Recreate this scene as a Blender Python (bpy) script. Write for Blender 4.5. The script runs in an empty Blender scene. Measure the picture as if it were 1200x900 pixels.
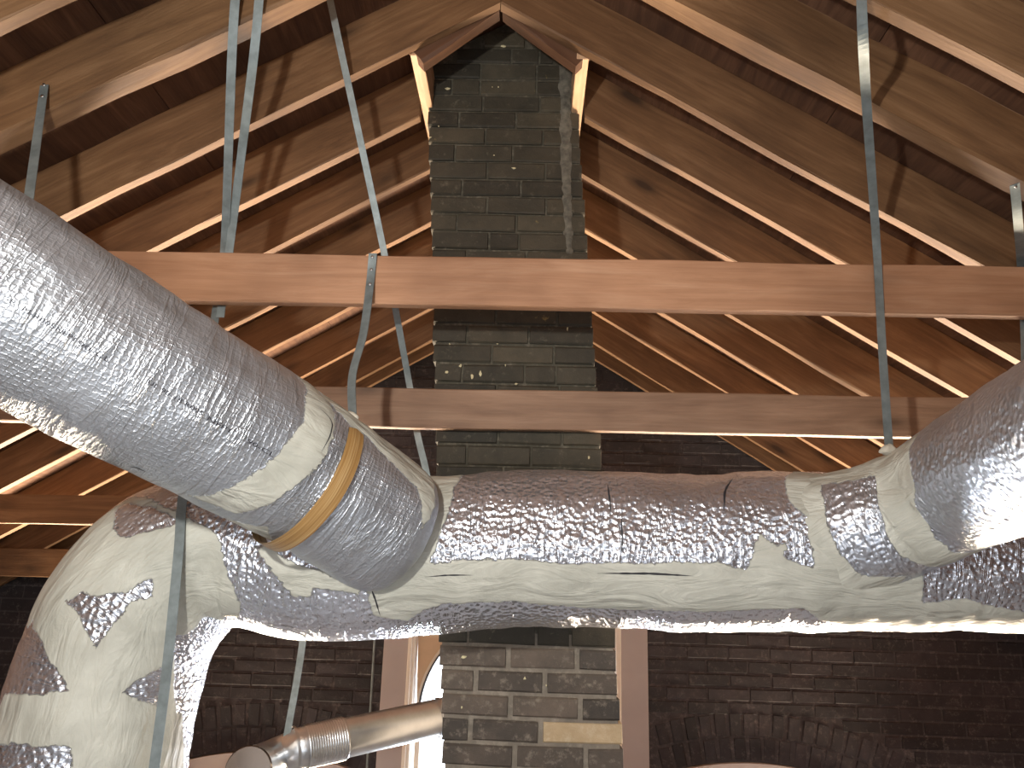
import bpy, bmesh, math, random
import numpy as np
from mathutils import Vector, Matrix, noise
random.seed(7)
S = bpy.context.scene
COL = S.collection

# ------------------------------------------------------------------ camera
F_PX, PITCH, ROLL, YAW = 900.7, 0.2581, 0.0289, -0.0243
CAM = Vector((0, 0, 1.6))
fw = Vector((math.sin(YAW)*math.cos(PITCH), math.cos(YAW)*math.cos(PITCH), math.sin(PITCH)))
rt = Vector((math.cos(YAW), -math.sin(YAW), 0))
up = rt.cross(fw)
c_, s_ = math.cos(ROLL), math.sin(ROLL)
RT = rt*c_ + up*s_
UP = up*c_ - rt*s_
cd = bpy.data.cameras.new('camera')
cam = bpy.data.objects.new('camera', cd)
COL.objects.link(cam)
cd.sensor_width = 36; cd.lens = F_PX/1200*36; cd.clip_start = 0.02
cam.matrix_world = Matrix(((RT.x, UP.x, -fw.x, CAM.x), (RT.y, UP.y, -fw.y, CAM.y), (RT.z, UP.z, -fw.z, CAM.z), (0, 0, 0, 1)))
S.camera = cam

def at(px, py, Y):
    """point of the room at depth Y that the survey of the photograph gives for a pixel"""
    d = fw + RT*((px-600)/F_PX) - UP*((py-450)/F_PX)
    return CAM + d*(Y/d.y)

# ------------------------------------------------------------------ light, world, exposure
w = bpy.data.worlds.new('overcast'); S.world = w; w.use_nodes = True
w.node_tree.nodes['Background'].inputs[0].default_value = (0.86, 0.92, 1.0, 1)
w.node_tree.nodes['Background'].inputs[1].default_value = 5.0
S.view_settings.view_transform = 'Standard'; S.view_settings.look = 'None'
S.view_settings.gamma = 1; S.view_settings.use_curve_mapping = False
S.view_settings.exposure = 0.0

def lamp(name, kind, loc, energy, color, size=None, target=None, size_y=None):
    l = bpy.data.lights.new(name, kind); l.energy = energy; l.color = color
    if kind == 'AREA':
        l.size = size
        if size_y: l.shape = 'RECTANGLE'; l.size_y = size_y
    elif kind == 'POINT': l.shadow_soft_size = size
    o = bpy.data.objects.new(name, l); COL.objects.link(o); o.location = loc
    if target is not None:
        o.rotation_euler = (Vector(target)-Vector(loc)).to_track_quat('-Z', 'Y').to_euler()
    return o
lamp('bulb_beside_camera', 'POINT', (-0.50, 0.0, 2.08), 118, (1.0, 0.965, 0.90), 0.035)
for nm, x in (('underside_fill_left', -2.1), ('underside_fill_right', 2.2)):  # added unseen floor lamps, standing in for window daylight on the rafter undersides
    lamp(nm, 'AREA', (x, 4.7, 0.12), 400, (1.0, 0.80, 0.58), 2.2, (x*.6, 2.2, 2.9), 0.6).data.spread = math.radians(115)
lamp('window_daylight', 'AREA', (0.0, 4.5, 0.12), 45, (0.86, 0.92, 1.0), 0.9, (0, 2.4, 2.6), 0.5).data.spread = math.radians(115)
lamp('attic_ambient', 'AREA', (0.0, -1.8, 0.75), 34, (0.80, 0.89, 1.0), 3.6, (0, 2, 1.5), 1.6)

# ------------------------------------------------------------------ materials
def new_mat(name):
    m = bpy.data.materials.new(name); m.use_nodes = True
    return m, m.node_tree.nodes, m.node_tree.links, m.node_tree.nodes['Principled BSDF']

def ramp(N, stops):
    r = N.new('ShaderNodeValToRGB'); e = r.color_ramp.elements
    e[0].position, e[0].color = stops[0][0], (*stops[0][1], 1)
    e[1].position, e[1].color = stops[-1][0], (*stops[-1][1], 1)
    for p, c in stops[1:-1]:
        k = e.new(p); k.color = (*c, 1)
    return r

def noise_tex(N, L, vec, scale, detail=4, rough=.6, dist=0):
    n = N.new('ShaderNodeTexNoise'); n.inputs['Scale'].default_value = scale
    n.inputs['Detail'].default_value = detail; n.inputs['Roughness'].default_value = rough
    n.inputs['Distortion'].default_value = dist
    L.new(vec, n.inputs['Vector'])
    return n

def mix(N, L, fac, a, b, mode='MIX'):
    m = N.new('ShaderNodeMix'); m.data_type = 'RGBA'; m.blend_type = mode
    for sock, v in ((0, fac), (6, a), (7, b)):
        if hasattr(v, 'default_value') or hasattr(v, 'links'): L.new(v, m.inputs[sock])
        else: m.inputs[sock].default_value = v if sock == 0 else (*v, 1)
    return m.outputs[2]

def maths(N, L, op, a, b=0.0, c=None):
    m = N.new('ShaderNodeMath'); m.operation = op
    for i, v in enumerate((a, b) if c is None else (a, b, c)):
        if hasattr(v, 'links'): L.new(v, m.inputs[i])
        else: m.inputs[i].default_value = v
    return m.outputs[0]

def wood(name, dark, mid, light, knots=0.6, rough=.65, bump=.25, grain=1.0):
    m, N, L, B = new_mat(name)
    tc = N.new('ShaderNodeTexCoord'); oi = N.new('ShaderNodeObjectInfo')
    off = N.new('ShaderNodeVectorMath'); off.operation = 'MULTIPLY_ADD'
    L.new(oi.outputs['Random'], off.inputs[0]); off.inputs[1].default_value = (31, 17, 9)
    L.new(tc.outputs['Object'], off.inputs[2])
    mp = N.new('ShaderNodeMapping'); mp.inputs['Scale'].default_value = (1.6, 14*grain, 14*grain); L.new(off.outputs[0], mp.inputs[0])
    g = noise_tex(N, L, mp.outputs[0], 1.6, 6, .65, .9)
    r = ramp(N, [(.25, dark), (.5, mid), (.78, light)]); L.new(g.outputs['Fac'], r.inputs[0])
    mp2 = N.new('ShaderNodeMapping'); mp2.inputs['Scale'].default_value = (3, 120, 120); L.new(off.outputs[0], mp2.inputs[0])
    f = noise_tex(N, L, mp2.outputs[0], 1.0, 3, .5)
    fine = ramp(N, [(.3, (.84, .82, .80)), (.6, (1, 1, 1))]); L.new(f.outputs['Fac'], fine.inputs[0])
    col = mix(N, L, .7, r.outputs[0], fine.outputs[0], 'MULTIPLY')
    # knots: sparse dark spots with soft halos
    mp3 = N.new('ShaderNodeMapping'); mp3.inputs['Scale'].default_value = (1.5, .6, 4.6); L.new(off.outputs[0], mp3.inputs[0])
    v = N.new('ShaderNodeTexVoronoi'); v.inputs['Scale'].default_value = 1.5; L.new(mp3.outputs[0], v.inputs['Vector'])
    k = ramp(N, [(0.07, (1, 1, 1)), (.13, (.5, .5, .5)), (.24, (0, 0, 0))]); L.new(v.outputs['Distance'], k.inputs[0])
    kk = maths(N, L, 'MULTIPLY', k.outputs[0], knots)
    col = mix(N, L, kk, col, tuple(c*.35 for c in dark))
    # broad stains
    st = noise_tex(N, L, off.outputs[0], 2.3, 3, .5)
    sr = ramp(N, [(.35, (.62, .58, .55)), (.62, (1.05, 1.05, 1.05))]); L.new(st.outputs['Fac'], sr.inputs[0])
    col = mix(N, L, .8, col, sr.outputs[0], 'MULTIPLY')
    L.new(col, B.inputs['Base Color']); B.inputs['Roughness'].default_value = rough
    bp = N.new('ShaderNodeBump'); bp.inputs['Strength'].default_value = bump; bp.inputs['Distance'].default_value = .004
    L.new(f.outputs['Fac'], bp.inputs['Height']); L.new(bp.outputs[0], B.inputs['Normal'])
    return m

M = {}
M['rafter'] = wood('rafter_fir', (.11, .055, .024), (.18, .095, .042), (.27, .155, .078), .9)
M['tie'] = wood('tie_fir', (.38, .19, .10), (.47, .25, .14), (.56, .33, .20), .35)
M['tie2'] = wood('lower_tie_fir', (.22, .125, .075), (.31, .185, .115), (.40, .26, .17), .8)
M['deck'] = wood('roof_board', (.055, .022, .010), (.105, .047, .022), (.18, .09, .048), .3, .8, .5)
M['pale'] = wood('pale_pine', (.45, .26, .14), (.62, .40, .24), (.75, .53, .35), .3)
M['darkwood'] = wood('dark_block_wood', (.06, .028, .014), (.11, .05, .025), (.17, .085, .042), .3)
M['floorwood'] = wood('grey_floor_sheet', (.34, .36, .39), (.42, .44, .47), (.50, .52, .55), .05)
M['plaster'] = wood('pale_plaster', (.52, .54, .56), (.58, .60, .62), (.63, .65, .67), 0)

def brick_mat(name, base, brown, dust, amount, yellow=0.0, rough=.75):
    m, N, L, B = new_mat(name)
    g = N.new('ShaderNodeNewGeometry'); oi = N.new('ShaderNodeObjectInfo')
    pos = g.outputs['Position']
    a = noise_tex(N, L, pos, 9, 5, .7)
    r = ramp(N, [(.3, base), (.7, brown)]); L.new(a.outputs['Fac'], r.inputs[0])
    rv = ramp(N, [(0, (.6, .6, .6)), (1, (1.45, 1.4, 1.35))]); L.new(oi.outputs['Random'], rv.inputs[0])
    col = mix(N, L, 1.0, r.outputs[0], rv.outputs[0], 'MULTIPLY')
    b = noise_tex(N, L, pos, 34, 6, .75)
    br = ramp(N, [(.60-amount, (0, 0, 0)), (.76, (1, 1, 1))]); L.new(b.outputs['Fac'], br.inputs[0])
    col = mix(N, L, maths(N, L, 'MULTIPLY', br.outputs[0], .75), col, dust)
    if yellow:
        y = noise_tex(N, L, pos, 13, 6, .8)
        yr = ramp(N, [(.66, (0, 0, 0)), (.73, (1, 1, 1))]); L.new(y.outputs['Fac'], yr.inputs[0])
        col = mix(N, L, maths(N, L, 'MULTIPLY', yr.outputs[0], yellow), col, (.34, .25, .08))
    L.new(col, B.inputs['Base Color']); B.inputs['Roughness'].default_value = rough
    bp = N.new('ShaderNodeBump'); bp.inputs['Strength'].default_value = .5; bp.inputs['Distance'].default_value = .006
    L.new(b.outputs['Fac'], bp.inputs['Height']); L.new(bp.outputs[0], B.inputs['Normal'])
    return m
M['ch_brick'] = brick_mat('sooted_chimney_brick', (.030, .027, .018), (.062, .052, .034), (.16, .14, .10), .02, .8)
M['ch_brick_low'] = brick_mat('dusty_chimney_brick', (.055, .045, .036), (.115, .088, .068), (.32, .27, .21), .07, .6)
M['ch_mortar'] = brick_mat('sooted_mortar', (.055, .050, .035), (.10, .09, .065), (.24, .21, .16), .10, .3, .9)
M['ch_mortar_low'] = brick_mat('dusty_mortar', (.13, .115, .095), (.22, .19, .155), (.42, .37, .30), .12, .2, .9)
M['wall_brick'] = brick_mat('black_wall_brick', (.013, .011, .014), (.032, .025, .029), (.14, .115, .11), .06)
M['wall_mortar'] = brick_mat('dark_wall_mortar', (.042, .036, .040), (.070, .060, .064), (.20, .17, .16), .08, 0, .9)
M['bare_brick'] = brick_mat('bare_buff_brick', (.38, .28, .16), (.50, .38, .24), (.6, .5, .36), .1)

def plain(name, col, rough=.5, metal=0.0, nscale=0, namt=.15, bump=0):
    m, N, L, B = new_mat(name)
    B.inputs['Roughness'].default_value = rough; B.inputs['Metallic'].default_value = metal
    if nscale:
        tc = N.new('ShaderNodeTexCoord')
        n = noise_tex(N, L, tc.outputs['Object'], nscale, 4, .6)
        r = ramp(N, [(.3, tuple(c*(1-namt) for c in col)), (.7, tuple(min(1, c*(1+namt)) for c in col))])
        L.new(n.outputs['Fac'], r.inputs[0]); L.new(r.outputs[0], B.inputs['Base Color'])
        if bump:
            bp = N.new('ShaderNodeBump'); bp.inputs['Strength'].default_value = bump; bp.inputs['Distance'].default_value = .003
            L.new(n.outputs['Fac'], bp.inputs['Height']); L.new(bp.outputs[0], B.inputs['Normal'])
    else: B.inputs['Base Color'].default_value = (*col, 1)
    return m
M['strap'] = plain('galvanised_strap', (.20, .235, .24), .5, .35, 25, .25)
M['galv'] = plain('galvanised_duct', (.62, .64, .66), .28, .9, 12, .12, .1)
M['pink'] = plain('pink_primer_casing', (.40, .345, .335), .6, 0, 3, .06)
M['white'] = plain('cream_jamb', (.80, .72, .62), .5, 0, 4, .05)
M['tan'] = plain('tan_spandrel', (.66, .47, .30), .6, 0, 4, .08)
M['dark'] = plain('dark_gasket', (.03, .03, .035), .6)
M['putty'] = plain('putty_mastic', (.60, .57, .48), .62, 0, 30, .08, .5)
M['tape'] = plain('amber_filament_tape', (.62, .34, .10), .35, 0, 60, .25, .3)
def tape_mat():
    m, N, L, B = new_mat('amber_filament_tape')
    uv = N.new('ShaderNodeUVMap'); uv.uv_map = 'UVMap'
    mp = N.new('ShaderNodeMapping'); mp.inputs['Scale'].default_value = (260, 2.5, 1); L.new(uv.outputs[0], mp.inputs[0])
    n = noise_tex(N, L, mp.outputs[0], 1.0, 3, .6)
    r = ramp(N, [(.32, (.27, .14, .05)), (.5, (.40, .23, .08)), (.68, (.60, .43, .22))]); L.new(n.outputs['Fac'], r.inputs[0])
    L.new(r.outputs[0], B.inputs['Base Color']); B.inputs['Roughness'].default_value = .35
    bp = N.new('ShaderNodeBump'); bp.inputs['Strength'].default_value = .5; bp.inputs['Distance'].default_value = .002
    L.new(n.outputs['Fac'], bp.inputs['Height']); L.new(bp.outputs[0], B.inputs['Normal'])
    return m
M['tape'] = tape_mat()
M['ink'] = plain('black_ink', (.03, .03, .04), .6)
M['screw'] = plain('screw_steel', (.5, .5, .5), .3, 1)
M['flue_dark'] = plain('wall_block', (.02, .02, .02), .9)

def glass_mat():
    m, N, L, B = new_mat('window_glass')
    tr = N.new('ShaderNodeBsdfTransparent'); gl = N.new('ShaderNodeBsdfGlossy'); gl.inputs['Roughness'].default_value = .05
    mx = N.new('ShaderNodeMixShader'); mx.inputs[0].default_value = .06
    L.new(tr.outputs[0], mx.inputs[1]); L.new(gl.outputs[0], mx.inputs[2])
    L.new(mx.outputs[0], N['Material Output'].inputs['Surface'])
    return m
M['glass'] = glass_mat()

def foil_mat(name, metal=.85, quilt=1.0, scrim=.6, tint=(.82, .86, .95), crease=1.0, rough=.36):
    """foil-faced insulation jacket with brushed-on putty mastic where the mesh attribute says so"""
    m, N, L, B = new_mat(name)
    uv = N.new('ShaderNodeUVMap'); uv.uv_map = 'UVMap'
    U = uv.outputs[0]
    at_ = N.new('ShaderNodeAttribute'); at_.attribute_name = 'mastic'
    # ragged brush edge
    mpe = N.new('ShaderNodeMapping'); mpe.inputs['Scale'].default_value = (1, 1, 1); L.new(U, mpe.inputs[0])
    e1 = noise_tex(N, L, mpe.outputs[0], 55, 6, .75)
    e2 = noise_tex(N, L, mpe.outputs[0], 9, 3, .5)
    s = maths(N, L, 'MULTIPLY_ADD', maths(N, L, 'SUBTRACT', e1.outputs['Fac'], .5), .030, at_.outputs['Fac'])
    s = maths(N, L, 'MULTIPLY_ADD', maths(N, L, 'SUBTRACT', e2.outputs['Fac'], .5), .035, s)
    mk = N.new('ShaderNodeMapRange'); mk.inputs['From Min'].default_value = -.0012; mk.inputs['From Max'].default_value = .0012
    L.new(s, mk.inputs['Value']); mask = mk.outputs[0]
    # foil colours
    cn = noise_tex(N, L, U, 5, 4, .6)
    fr = ramp(N, [(.3, tuple(c*.78 for c in tint)), (.7, tint)]); L.new(cn.outputs['Fac'], fr.inputs[0])
    pn = noise_tex(N, L, U, 7, 5, .6)
    pr = ramp(N, [(.3, (.44, .44, .38)), (.55, (.56, .56, .49)), (.75, (.66, .66, .58))]); L.new(pn.outputs['Fac'], pr.inputs[0])
    col = mix(N, L, mask, fr.outputs[0], pr.outputs[0])
    L.new(col, B.inputs['Base Color'])
    L.new(maths(N, L, 'SUBTRACT', metal, maths(N, L, 'MULTIPLY', mask, metal)), B.inputs['Metallic'])
    L.new(maths(N, L, 'MULTIPLY_ADD', mask, .40-rough+.12, rough), B.inputs['Roughness'])
    # bumps of the foil: quilting, scrim net, crinkles
    vo = N.new('ShaderNodeTexVoronoi'); vo.feature = 'SMOOTH_F1'; vo.inputs['Scale'].default_value = 85; L.new(U, vo.inputs['Vector'])
    cr = noise_tex(N, L, U, 60, 5, .65, 1.0)
    mps = N.new('ShaderNodeMapping'); mps.inputs['Rotation'].default_value = (0, 0, .12); L.new(U, mps.inputs[0])
    w1 = N.new('ShaderNodeTexWave'); w1.inputs['Scale'].default_value = 24; w1.inputs['Distortion'].default_value = 3.2; w1.inputs['Detail Scale'].default_value = 3
    w2 = N.new('ShaderNodeTexWave'); w2.bands_direction = 'Y'; w2.inputs['Scale'].default_value = 30; w2.inputs['Distortion'].default_value = 3.2; w2.inputs['Detail Scale'].default_value = 3
    L.new(mps.outputs[0], w1.inputs['Vector']); L.new(mps.outputs[0], w2.inputs['Vector'])
    net = maths(N, L, 'MAXIMUM', maths(N, L, 'POWER', w1.outputs['Fac'], 6), maths(N, L, 'POWER', w2.outputs['Fac'], 6))
    h = maths(N, L, 'MULTIPLY', vo.outputs['Distance'], quilt*1.1)
    nm_ = noise_tex(N, L, U, 6, 3, .6)
    h = maths(N, L, 'MULTIPLY_ADD', maths(N, L, 'MULTIPLY', net, maths(N, L, 'POWER', nm_.outputs['Fac'], 1.6)), scrim*.75, h)
    h = maths(N, L, 'MULTIPLY_ADD', cr.outputs['Fac'], .9*crease, h)
    # creases running round the jacket
    mpc = N.new('ShaderNodeMapping'); mpc.inputs['Scale'].default_value = (1, .16, 1); L.new(U, mpc.inputs[0])
    cc = noise_tex(N, L, mpc.outputs[0], 16, 4, .6, .6)
    rid = maths(N, L, 'POWER', maths(N, L, 'SUBTRACT', 1.0, maths(N, L, 'ABSOLUTE', maths(N, L, 'MULTIPLY_ADD', cc.outputs['Fac'], 2, -1.0))), 14)
    h = maths(N, L, 'MULTIPLY_ADD', rid, 1.6*crease, h)
    # mastic: smooth brush strokes and folds
    mpb = N.new('ShaderNodeMapping'); mpb.inputs['Scale'].default_value = (.5, 1.6, 1); L.new(U, mpb.inputs[0])
    b1 = noise_tex(N, L, mpb.outputs[0], 10, 5, .55, 1.2)
    hp = maths(N, L, 'MULTIPLY', b1.outputs['Fac'], 5.0)
    hp = maths(N, L, 'ADD', hp, 1.2)
    hm = N.new('ShaderNodeMix'); L.new(mask, hm.inputs[0]); L.new(h, hm.inputs[2]); L.new(hp, hm.inputs[3])
    bp = N.new('ShaderNodeBump'); bp.inputs['Strength'].default_value = .8; bp.inputs['Distance'].default_value = .0035
    L.new(hm.outputs[0], bp.inputs['Height']); L.new(bp.outputs[0], B.inputs['Normal'])
    return m
M['foil_trunk'] = foil_mat('foil_jacket_trunk', .86, 2.2, .3, crease=.4, rough=.27)
M['foil_left'] = foil_mat('foil_jacket_scrim', .74, .55, 1.0, tint=(.60, .64, .70), crease=.45, rough=.38)
M['foil_right'] = foil_mat('foil_jacket_dimpled', .84, 2.0, .2, tint=(.70, .74, .82), crease=.3, rough=.34)

# ------------------------------------------------------------------ builders
def link(name, me, m=None, parent=None, loc=None):
    if m is not None and not me.materials: me.materials.append(m)
    o = bpy.data.objects.new(name, me); COL.objects.link(o)
    if loc is not None: o.location = loc
    if parent is not None: o.parent = parent
    return o
def tag(o, label=None, cat=None, group=None, kind=None):
    for k, v in (('label', label), ('category', cat), ('group', group), ('kind', kind)):
        if v: o[k] = v
    return o
def empty(name, loc=(0, 0, 0)):
    o = bpy.data.objects.new(name, None); COL.objects.link(o); o.location = loc; o.empty_display_size = .1
    return o
def pmesh(name, V, Fc, smooth=False):
    me = bpy.data.meshes.new(name); me.from_pydata([tuple(v) for v in V], [], Fc); me.update()
    if smooth: me.polygons.foreach_set('use_smooth', [True]*len(me.polygons))
    return me
def fix_normals(me):
    bm = bmesh.new(); bm.from_mesh(me); bmesh.ops.recalc_face_normals(bm, faces=bm.faces); bm.to_mesh(me); bm.free(); me.update()
def box_mesh(name, x0, x1, y0, y1, z0, z1, bevel=0):
    bm = bmesh.new(); bmesh.ops.create_cube(bm, size=1)
    for v in bm.verts: v.co = Vector((x0 if v.co.x < 0 else x1, y0 if v.co.y < 0 else y1, z0 if v.co.z < 0 else z1))
    if bevel: bmesh.ops.bevel(bm, geom=bm.edges[:], offset=bevel, segments=1, affect='EDGES')
    me = bpy.data.meshes.new(name); bm.to_mesh(me); bm.free()
    return me

def board(name, p0, p1, thick, deep, m, parent=None, segs=14, wob=.0016, upv=Vector((0, 0, 1)), end0=None, end1=None, seed=0, bevel=.0025):
    """timber from p0 to p1 along its lower front arris line; 'thick' goes away from the viewer (+Y side), 'deep' upward"""
    p0, p1 = Vector(p0), Vector(p1)
    X = (p1-p0); Ln = X.length; X.normalize()
    Yv = upv.cross(X).normalized()
    if Yv.y < 0: Yv = -Yv
    Z = X.cross(Yv).normalized()
    if Z.z < 0: Z = -Z
    prof = [(bevel, 0), (thick-bevel, 0), (thick, bevel), (thick, deep-bevel), (thick-bevel, deep), (bevel, deep), (0, deep-bevel), (0, bevel)]
    V, Fc = [], []
    for i in range(segs+1):
        x = Ln*i/segs
        for j, (a, b) in enumerate(prof):
            dx = 0
            if i == 0 and end0: dx = end0*b
            if i == segs and end1: dx = end1*b
            wv = noise.noise(Vector((x*3.1+seed*7.7, j*.35, seed)))*wob*2.2
            wz = noise.noise(Vector((x*2.3+seed*3.1, 5+j*.2, seed)))*wob*2.2
            V.append((x+dx, a+wv, b+wz))
    n = len(prof)
    for i in range(segs):
        for j in range(n):
            k = (j+1) % n
            Fc.append((i*n+j, i*n+k, (i+1)*n+k, (i+1)*n+j))
    Fc.append(tuple(range(n-1, -1, -1))); Fc.append(tuple(segs*n+j for j in range(n)))
    me = pmesh(name, V, Fc); fix_normals(me)
    o = link(name, me, m)
    mat = Matrix((( X.x, Yv.x, Z.x, p0.x), (X.y, Yv.y, Z.y, p0.y), (X.z, Yv.z, Z.z, p0.z), (0, 0, 0, 1)))
    if mat.determinant() < 0:
        mat = Matrix((( -X.x, Yv.x, Z.x, p1.x), (-X.y, Yv.y, Z.y, p1.y), (-X.z, Yv.z, Z.z, p1.z), (0, 0, 0, 1)))
        for v in me.vertices: v.co.x = Ln - v.co.x
        me.update(); fix_normals(me)
    if parent is not None: o.parent = parent; o.matrix_world = mat
    else: o.matrix_world = mat
    return o

# ------------------------------------------------------------------ room measures
XR = -0.124                     # ridge line
ZR = 1.6 + 1.834                # underside of the rafters at the ridge
TR, TL = .6232, .6022           # slopes right and left
FL = 0.0
XE = 3.7                        # half width of the attic
YW = 5.02                       # inner face of the gable wall
YB = -2.6
DEEPV = .205                    # rafter depth measured vertically
def roof_z(x, extra=0.0):
    return ZR + extra - (TR*(x-XR) if x > XR else TL*(XR-x))

# floor and shell
fl = link('floor', box_mesh('floor', -XE-.2, XE+.2, YB-.2, YW+.3, -.1, 0), M['floorwood']); tag(fl, kind='structure')
for nm, x0, x1, y0, y1, z1 in (('wall_left', -XE-.12, -XE, YB, YW, 1.6), ('wall_right', XE, XE+.12, YB, YW, 1.6)):
    tag(link(nm, box_mesh(nm, x0, x1, y0, y1, 0, z1), M['darkwood']), kind='structure')
V = [(-XE, YB, 0), (XE, YB, 0), (XE, YB, roof_z(XE, .2)), (XR, YB, ZR+.2), (-XE, YB, roof_z(-XE, .2))]
V2 = [(a, b-.1, c) for a, b, c in V]
me = pmesh('wall_front', V+V2, [(0, 1, 2, 3, 4), (9, 8, 7, 6, 5)]+[(i, (i+1) % 5, 5+(i+1) % 5, 5+i) for i in range(5)]); fix_normals(me)
tag(link('wall_front', me, M['plaster']), kind='structure')

# ceiling: plywood roof panels seen between the rafters, long sheets with tight butt joints
ceil = empty('ceiling', (XR, 0, ZR+DEEPV)); tag(ceil, kind='structure')
for sg, T in ((1, TR), (-1, TL)):
    al = math.atan(T); run = (XE+.15)/math.cos(al)
    dn = Vector((sg*math.cos(al), 0, -math.sin(al)))
    for row in range(4):
        d0, d1 = row*1.2, min(row*1.2+1.1985, run)
        if d1-d0 < .05: continue
        ys = [YB-.1, -.5+.6*(row % 2), 1.94+.6*(row % 2)-.35, 3.78+.3*(row % 2), YW+.02]
        for ya, yb in zip(ys, ys[1:]):
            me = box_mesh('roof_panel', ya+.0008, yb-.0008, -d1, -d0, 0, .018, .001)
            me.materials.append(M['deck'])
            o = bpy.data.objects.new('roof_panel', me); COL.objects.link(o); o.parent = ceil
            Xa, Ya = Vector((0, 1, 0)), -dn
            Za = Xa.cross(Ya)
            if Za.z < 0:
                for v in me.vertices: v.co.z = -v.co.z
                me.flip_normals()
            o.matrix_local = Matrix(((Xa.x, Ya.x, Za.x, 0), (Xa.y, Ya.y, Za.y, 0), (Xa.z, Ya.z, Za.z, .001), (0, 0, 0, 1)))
# felt above the boards keeps daylight out of their joints
for sg in (1, -1):
    x1 = sg*(XE+.3)
    V = [(XR, YB-.2, ZR+DEEPV+.03), (x1, YB-.2, roof_z(x1, DEEPV+.03)), (x1, YW+.3, roof_z(x1, DEEPV+.03)), (XR, YW+.3, ZR+DEEPV+.03)]
    V += [(a, b, c+.02) for a, b, c in V]
    me = pmesh('roofing_felt', V, [(0, 1, 2, 3), (7, 6, 5, 4), (0, 4, 5, 1), (1, 5, 6, 2), (2, 6, 7, 3), (3, 7, 4, 0)]); fix_normals(me)
    o = link('roofing_felt', me, M['flue_dark']); o.parent = ceil; o.matrix_parent_inverse = Matrix.Translation(-ceil.location)
tr = link('trim_1', box_mesh('trim_1', XR-.012, XR+.012, YB, 2.0, ZR+.07, ZR+DEEPV-.01), M['darkwood']); tag(tr, kind='structure')

# ------------------------------------------------------------------ rafters
TH = .038
YR = {-2: 1.457, -1: 1.731, 0: 2.097, 1: 2.435, 2: 2.815, 3: 3.255, 4: 3.646, 5: 4.145, 6: 4.640, 7: 4.93}
YL = {-2: 1.429, -1: 1.718, 0: 2.094, 1: 2.455, 2: 2.816, 3: 3.240, 4: 3.660, 5: 4.200, 6: 4.709, 7: 4.93}
ORD = {-2: 'nearest the viewer, cut off by the top corner', -1: 'second from the viewer, wide rough underside',
       0: 'forming the peak just before the chimney top', 1: 'butting the trimmer beside the chimney top',
       2: 'next behind the one at the chimney trimmer', 3: 'fifth from the gable wall, beside the chimney', 4: 'fourth from the gable wall, beside the chimney',
       5: 'third from the gable wall', 6: 'second from the gable wall', 7: 'against the black gable wall, the farthest'}
CHX = .250                       # rafters beside the chimney stop here
for side, ys, T, sg in (('right', YR, TR, 1), ('left', YL, TL, -1)):
    for i, Y in ys.items():
        x0 = XR + sg*.001
        if 1 <= i <= 2: x0 = XR + sg*(CHX+.052)
        x1 = sg*(XE+.05)
        p0 = Vector((x0, Y, ZR - T*abs(x0-XR))); p1 = Vector((x1, Y, ZR - T*abs(x1-XR)))
        deep = DEEPV*math.cos(math.atan(T))
        o = board('rafter', p0, p1, TH if i != -1 else .060, deep, M['rafter'], segs=22, wob=.003 if i != -1 else .006, seed=i*2+(sg > 0), end0=-T*1.0 if sg > 0 else -T)
        tag(o, 'brown roof rafter of the %s slope, %s' % (side, ORD[i]), 'rafter', 'roof rafters of the %s slope' % side)

# doubled header boards right behind the peak pair, closing on the chimney top
for side, T, sg in (('left', TL, -1), ('right', TR, 1)):
    p0 = Vector((XR+sg*.005, 2.136, ZR+.002)); x1 = XR+sg*.249
    p1 = Vector((x1, 2.136, ZR+.002 - T*.33))
    o = board('header_board', p0, p1, .050, .14, M['darkwood'], segs=6, wob=.004, seed=40+sg)
    tag(o, 'short dark weathered header board against the chimney top, %s of the peak' % side, 'board')

# trimmers: run back along each chimney side under the roof
for side, pa, px2, py2 in (('left', 490, 500, 178), ('right', 682, 683, 180)):
    sg = -1 if side == 'left' else 1
    xa = XR + sg*CHX
    T = TL if sg < 0 else TR
    z0 = ZR - T*(CHX+.035)
    me = box_mesh('trimmer', 0, 1.0, 0, .040, 0, .13, .002)
    o = link('trimmer', me, M['pale'])
    for v in me.vertices: v.co.x *= 1.08
    o.matrix_world = Matrix(((0, sg*1.0, 0, xa), (1, 0, 0, 2.137), (0, 0, 1, z0), (0, 0, 0, 1)))
    if sg > 0: me.flip_normals()
    tag(o, 'pale trimmer board running back along the %s side of the chimney' % side, 'board')

# ------------------------------------------------------------------ ties
def tie(name, pA, pB, Y, h, m, label, th=TH, xa=None, xb=None, seed=0):
    a, b = at(*pA, Y), at(*pB, Y)
    s = (b.z-a.z)/(b.x-a.x)
    # run on to meet the rafters
    def meet(sg, T):
        x = sg*1.0
        for _ in range(40):
            z = a.z+s*(x-a.x)
            x = XR + sg*(ZR+DEEPV*.6 - z - h*.5)/T
        return x
    x0, x1 = meet(-1, TL), meet(1, TR)
    if xa is not None: x0 = xa
    if xb is not None: x1 = xb
    o = board(name, (x0, Y, a.z+s*(x0-a.x)), (x1, Y, a.z+s*(x1-a.x)), th, h, m, segs=26, wob=.0018, seed=seed, bevel=.003)
    return tag(o, label, 'beam', 'collar ties')
tie('collar_tie', (230, 351.5), (1200, 370), 2.055, .149, M['tie'], 'smooth orange-brown collar tie, the highest and nearest, crossing the whole picture', seed=51)
tie('collar_tie', (430, 500), (1105, 512), 2.366, .128, M['tie2'], 'knotty dusty brown collar tie just above the horizontal foil duct', seed=52)
tie('collar_tie', (0, 613), (97, 614.5), 3.62, .136, M['rafter'], 'lower far collar tie with a bright underside, seen left of the foil elbow', seed=53)
tie('collar_tie', (0, 675), (45, 676), 4.665, .165, M['rafter'], 'farthest and lowest collar tie, dark, behind the foil elbow', seed=54)

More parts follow.
